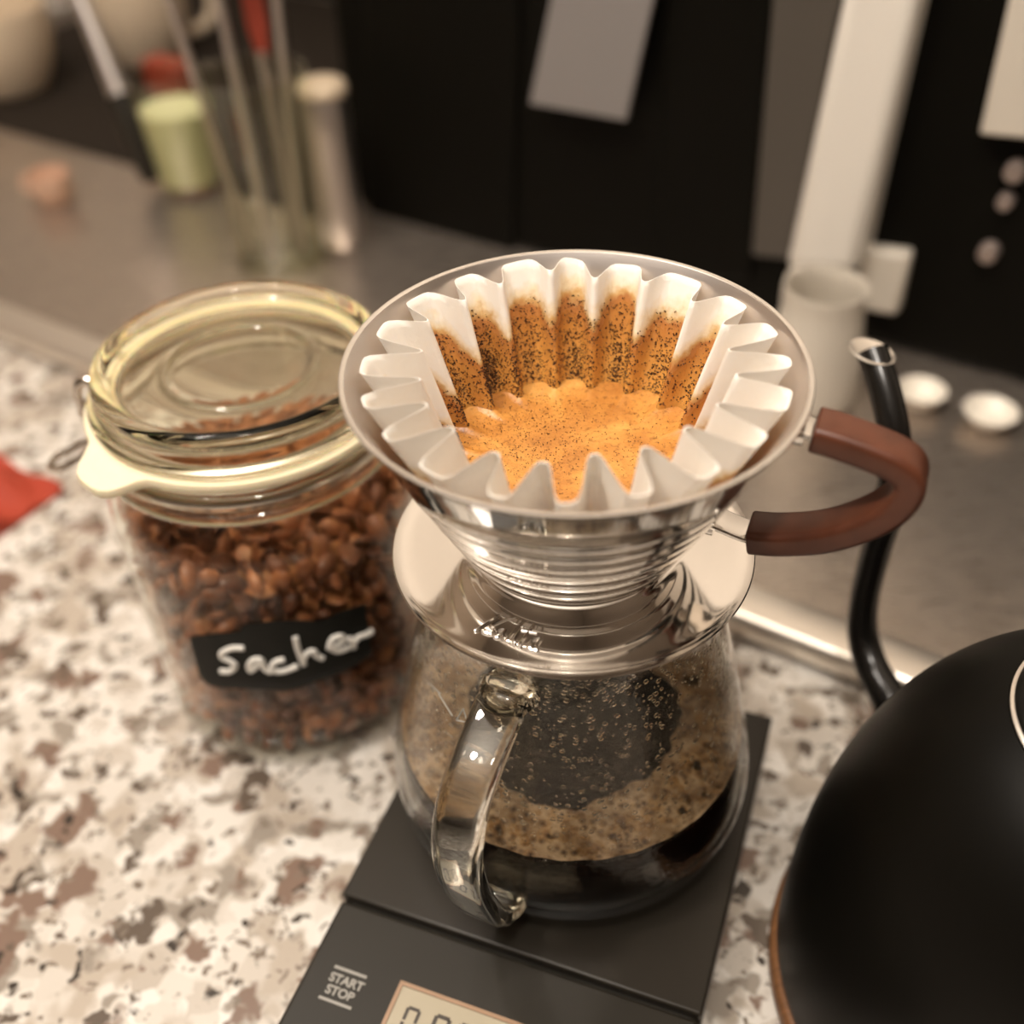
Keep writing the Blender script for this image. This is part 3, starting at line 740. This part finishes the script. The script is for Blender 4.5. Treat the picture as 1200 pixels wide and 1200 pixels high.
def slab(name, quad, v0, v1, m, parent, up=0.0, bev=1.5):
    """panel of real thickness on the front, from four front corners (bottom-left, bottom-right, top-right, top-left)"""
    f_ = [fp(*q, v0) for q in quad]
    if up:
        f_[2] = f_[2]+(f_[2]-f_[1]).normalized()*up; f_[3] = f_[3]+(f_[3]-f_[0]).normalized()*up
    b_ = [p+TV*(v1-v0) for p in f_]
    return MB().add(f_+b_, [(0, 1, 2, 3), (7, 6, 5, 4), (0, 4, 5, 1), (1, 5, 6, 2), (2, 6, 7, 3), (3, 7, 4, 0)]).build(name, m, parent, bevel=bev)
slab('steel_column', [(918, 318), (1003, 322), (1075, 0), (985, 0)], MV-26, MV+2, 'column_white', mach, 36, 6)
slab('side_panel', [(880, 300), (925, 305), (985, 0), (905, 0)], MV-6, MV+2, 'panel_dark', mach, 36)
slab('side_panel', [(1147, 158), (1215, 165), (1250, 0), (1182, 0)], MV-12, MV+2, 'pale_panel', mach, 36)
slab('switch_plate', [(998, 362), (1050, 372), (1066, 300), (1010, 293)], MV-10, MV+2, 'pale_panel', mach, 0, 3)
for q, r in (((1187, 205), 5), ((1176, 240), 4), ((1156, 300), 5), ((975, 255), 6)):
    c = fp(*q, MV-8); v_ = [c+TV*10, c]
    MB().sweep([c+TV*10, c+TV*1.5, c], [(r*math.cos(2*PI*i/24), r*math.sin(2*PI*i/24)) for i in range(24)], scales=[1, 1, .8]).build('control_knob', 'knob_steel', mach)
slab('dark_door', [(770, 330), (880, 330), (905, 0), (775, 0)], MV-4, MV+2, 'machine_black', mach, 36, 3)
slab('dark_door', [(430, 300), (600, 312), (610, 0), (425, 0)], MV-4, MV+2, 'machine_black', mach, 36, 3)
# steel sheet hanging askew
sh = slab('steel_sheet', [(620, 122), (733, 142), (765, 0), (645, 0)], MV-16, MV-13, 'grey_panel', None, 36, .8)
tag(sh, 'grey metal sheet hanging askew on the front of the black machine', 'metal sheet')
# pot under the column
pc = fp(950, 440, MV-40); pc = at_z(946, 462, ZT)
pot = empty('milk_pitcher', (pc.x, pc.y, ZT), 'pale steel milk pitcher standing under the machine column', 'pitcher')
MB().lathe(fillet([(0, 0), (23, 0), (25, 2), (25, 12), (22.5, 40), (20, 58), (21, 66), (19.5, 66), (18.6, 58), (21, 40), (23.5, 12), (0, 3)], 1), 48, (pc.x, pc.y, ZT)).build('body', 'pale_panel', pot)
MB().tube(smooth_path([pc+Vector((20*-.3, 20*.95, z))+Vector((-.3, .95, 0))*s for s, z in ((0, 58), (12, 58), (18, 44), (14, 24), (1, 18))], 5), 2.6, 8).build('handle', 'pale_panel', pot)
def dish(px, py, r, h, m, label, rim=.0):
    p = at_z(px, py, ZT); o = MB().lathe(fillet([(0, 0), (r*.55, 0), (r*.62, h*.2), (r*.95, h*.85), (r, h), (r*.93, h), (r*.85, h*.8), (r*.5, h*.3), (0, h*.25)], 1), 40, (p.x, p.y, ZT)).build('small_dish', m)
    return tag(o, label, 'dish')
dish(1076, 474, 13, 10, 'white_ceramic', 'small white dish on the steel tray, near the kettle spout')
dish(1156, 497, 14, 9, 'white_ceramic', 'small white dish on the steel tray, farther from the kettle spout')

# ------------------------------------------------------------------ utensils and cups on the left
mt_ = MB().box(-900, uL-6, 205, 600, ZT, ZT+1.5, X=TU, Y=TV, O=TO).build('dark_mat', 'mat_black', bevel=.5); tag(mt_, 'black mat added on the steel tray to darken the gaps between the cups', 'mat')  # added dark sheet standing in for the dark gaps between the cups
ZM = ZT+1.5
hol = at_z(332, 300, ZT)
uh = empty('utensil_holder', (hol.x, hol.y, ZT), 'clear glass holder full of steel utensils behind the jar', 'utensil holder')
MB().lathe([(0, 0), (30, 0), (32, 3), (33, 120), (31, 120), (30, 5), (0, 4)], 48, (hol.x, hol.y, ZT)).build('body', 'glass_cup', uh, angle=50)
def utensil(name, b, t, r, m, label, cat, head=None):
    o = empty(name, b, label, cat, 'utensils in the glass holder')
    MB().tube([b, b.lerp(t, .5), t], r, 10).build('shaft', m, o)
    if head: head(o, t, (t-b).normalized())
    return o
def spoon_head(o, t, d):
    e = d.cross(Vector((0, 1, 0))).normalized(); e3 = d.cross(e)
    vs = []; fs = []; U = 12
    for k in range(7):
        ph = PI*k/6
        for i in range(U):
            a = 2*PI*i/U; vs.append(t+d*(22-24*math.cos(ph))+e*(15*math.sin(ph)*math.cos(a))+e3*(4*math.sin(ph)*math.sin(a)))
    for k in range(6):
        for i in range(U): fs.append((k*U+i, k*U+(i+1) % U, (k+1)*U+(i+1) % U, (k+1)*U+i))
    MB().add(vs, fs).build('bowl', 'steel_satin', o)
def flat_head(mname, wd=26):
    def f(o, t, d):
        e = d.cross(Vector((0, 1, 0))).normalized()
        MB().sweep([t-d*4, t+d*14, t+d*60], round_rect(wd, 4, 1.8, 3), up=e, scales=[.5, 1, 1]).build('blade', mname, o)
    return f
U0 = Vector((hol.x, hol.y, ZT+5))
utensil('steel_spoon', U0+Vector((-17, -8, 0)), U0+Vector((-42, 0, 185)), 2.6, 'steel_satin', 'long steel spoon leaning to the left in the glass holder', 'spoon', spoon_head)
utensil('steel_spatula', U0+Vector((-4, -12, 0)), U0+Vector((-12, 6, 175)), 3.2, 'steel_satin', 'steel spatula with a broad blade standing in the glass holder', 'spatula', flat_head('steel_satin'))
utensil('red_spatula', U0+Vector((8, 8, 0)), U0+Vector((2, 26, 118)), 3, 'steel_satin', 'spatula with a red blade standing in the glass holder', 'spatula', flat_head('dark_red', 13))
utensil('steel_spoon', U0+Vector((16, -6, 0)), U0+Vector((24, 4, 190)), 3, 'steel_satin', 'long steel spoon leaning toward the machine in the glass holder', 'spoon', spoon_head)
# broad steel cylinder next to them
sc_ = at_z(388, 292, ZT); cn = empty('steel_canister', (sc_.x+6, sc_.y+12, ZT), 'narrow brushed steel canister between the utensil holder and the machine', 'canister')
MB().lathe(fillet([(0, 0), (14, 0), (15, 1.5), (15, 96), (14, 98), (0, 98)], 1), 40, (sc_.x+6, sc_.y+12, ZT)).build('body', 'steel_satin', cn)
MB().lathe(fillet([(0, 98), (15.6, 98), (15.8, 104), (13, 107), (0, 108)], 1), 40, (sc_.x+6, sc_.y+12, ZT)).build('lid', 'cream_ceramic', cn)
# glass with pale green liquid
gg = at_z(226, 218, ZM); gl_ = empty('drinking_glass', (gg.x, gg.y, ZM), 'short clear glass holding something pale green, behind the jar', 'glass')
MB().lathe([(0, 0), (20, 0), (23, 3), (29, 82), (27.4, 82), (21.5, 6), (0, 5)], 48, (gg.x, gg.y, ZM)).build('body', 'glass_cup', gl_, angle=50)
li = MB().lathe([(0, 5.2), (21.3, 6.2), (25.2, 58), (0, 58)], 48, (gg.x, gg.y, ZM)).build('pale_green_filling', 'pale_green'); tag(li, 'pale green filling inside the short clear glass', 'filling')
# black handled brush leaning on that glass
b1 = at_z(182, 212, ZT+9); b2 = at_plane(86, -20, tp3(0, (b1-TO).dot(TV)+18, 0), TV)
br = empty('black_brush', b1, 'black and grey handled brush leaning among the cups', 'brush')
dB = (b2-b1); 
MB().tube([b1, b1+dB*.06, b1+dB*.45], 10, 14, scales=[.75, 1, .9]).build('grip', 'black_plastic', br)
MB().tube([b1+dB*.45, b1+dB*.7, b1+dB*1.0], 7, 14, scales=[1.1, .9, .8]).build('ferrule', 'steel_satin', br)
MB().tube([b1+dB*1.0, b1+dB*1.15], 7, 14, scales=[.9, 1.5]).build('bristles', 'cream_ceramic', br)
def cup(px, py, r, h, m, name, label, haz_=2.5, z0=ZM):
    p = at_z(px, py, z0); o = empty(name, (p.x, p.y, z0), label, 'cup')
    MB().lathe(fillet([(0, 0), (r*.62, 0), (r*.7, h*.06), (r*.95, h*.5), (r, h), (r*.93, h), (r*.88, h*.5), (r*.6, h*.1), (0, h*.08)], 1), 48, (p.x, p.y, z0)).build('body', m, o)
    d = Vector((math.cos(haz_), math.sin(haz_), 0)); q = Vector((p.x, p.y, z0))
    MB().tube(smooth_path([q+d*(r*.93)+Vector((0, 0, h*.8)), q+d*(r*1.4)+Vector((0, 0, h*.78)), q+d*(r*1.5)+Vector((0, 0, h*.5)), q+d*(r*1.25)+Vector((0, 0, h*.28)), q+d*(r*.84)+Vector((0, 0, h*.25))], 5), r*.12, 8).build('handle', m, o)
    return o
cup(175, 70, 46, 70, 'cream_ceramic', 'cream_mug', 'large cream mug behind the glass of pale green', .6)
cup(15, 105, 48, 70, 'cream_ceramic', 'cream_mug', 'cream mug at the tray end, beyond the black-handled brush', 2.6)
cup(66, 236, 15, 22, 'peach', 'small_cup', 'tiny peach-coloured cup on the steel tray', 3.0, ZT)
# red box behind glass and folded red cloth on worktop
rb = at_z(203, 112, ZM); o = MB().box(-20, 20, -10, 10, 0, 30, X=TU, Y=TV, O=Vector((rb.x, rb.y, ZM))).build('red_box', 'dark_red', bevel=2); tag(o, 'small red box between the cream mug and the pale green glass', 'box')
rc_ = at_z(-8, 588, 0)
vs = []; fs = []; G = 14
for i in range(G):
    for j in range(G):
        x = (i/(G-1)-.5)*90; y = (j/(G-1)-.5)*70; h = 3+5*math.sin(i*.9)*math.sin(j*.7+1)+3*math.cos(j*1.3)+8*math.exp(-((i-7)**2+(j-7)**2)/30)
        vs.append(Vector((rc_.x-22, rc_.y, 0))+TU*x+TV*y+Vector((0, 0, max(1.2, h))))
o_ = len(vs)
vs += [Vector((v.x, v.y, 0)) for v in vs]
for i in range(G-1):
    for j in range(G-1):
        a = i*G+j; fs.append((a, a+G, a+G+1, a+1)); fs.append((o_+a, o_+a+1, o_+a+G+1, o_+a+G))
ed = [i*G for i in range(G)]+[(G-1)*G+j for j in range(1, G)]+[i*G+G-1 for i in range(G-2, -1, -1)]+[j for j in range(G-2, 0, -1)]
for a, b in zip(ed, ed[1:]+ed[:1]): fs.append((a, b, o_+b, o_+a))
cl = MB().add(vs, fs).build('red_cloth', 'red_cloth'); tag(cl, 'crumpled red cloth on the granite beside the clip-top jar', 'cloth')
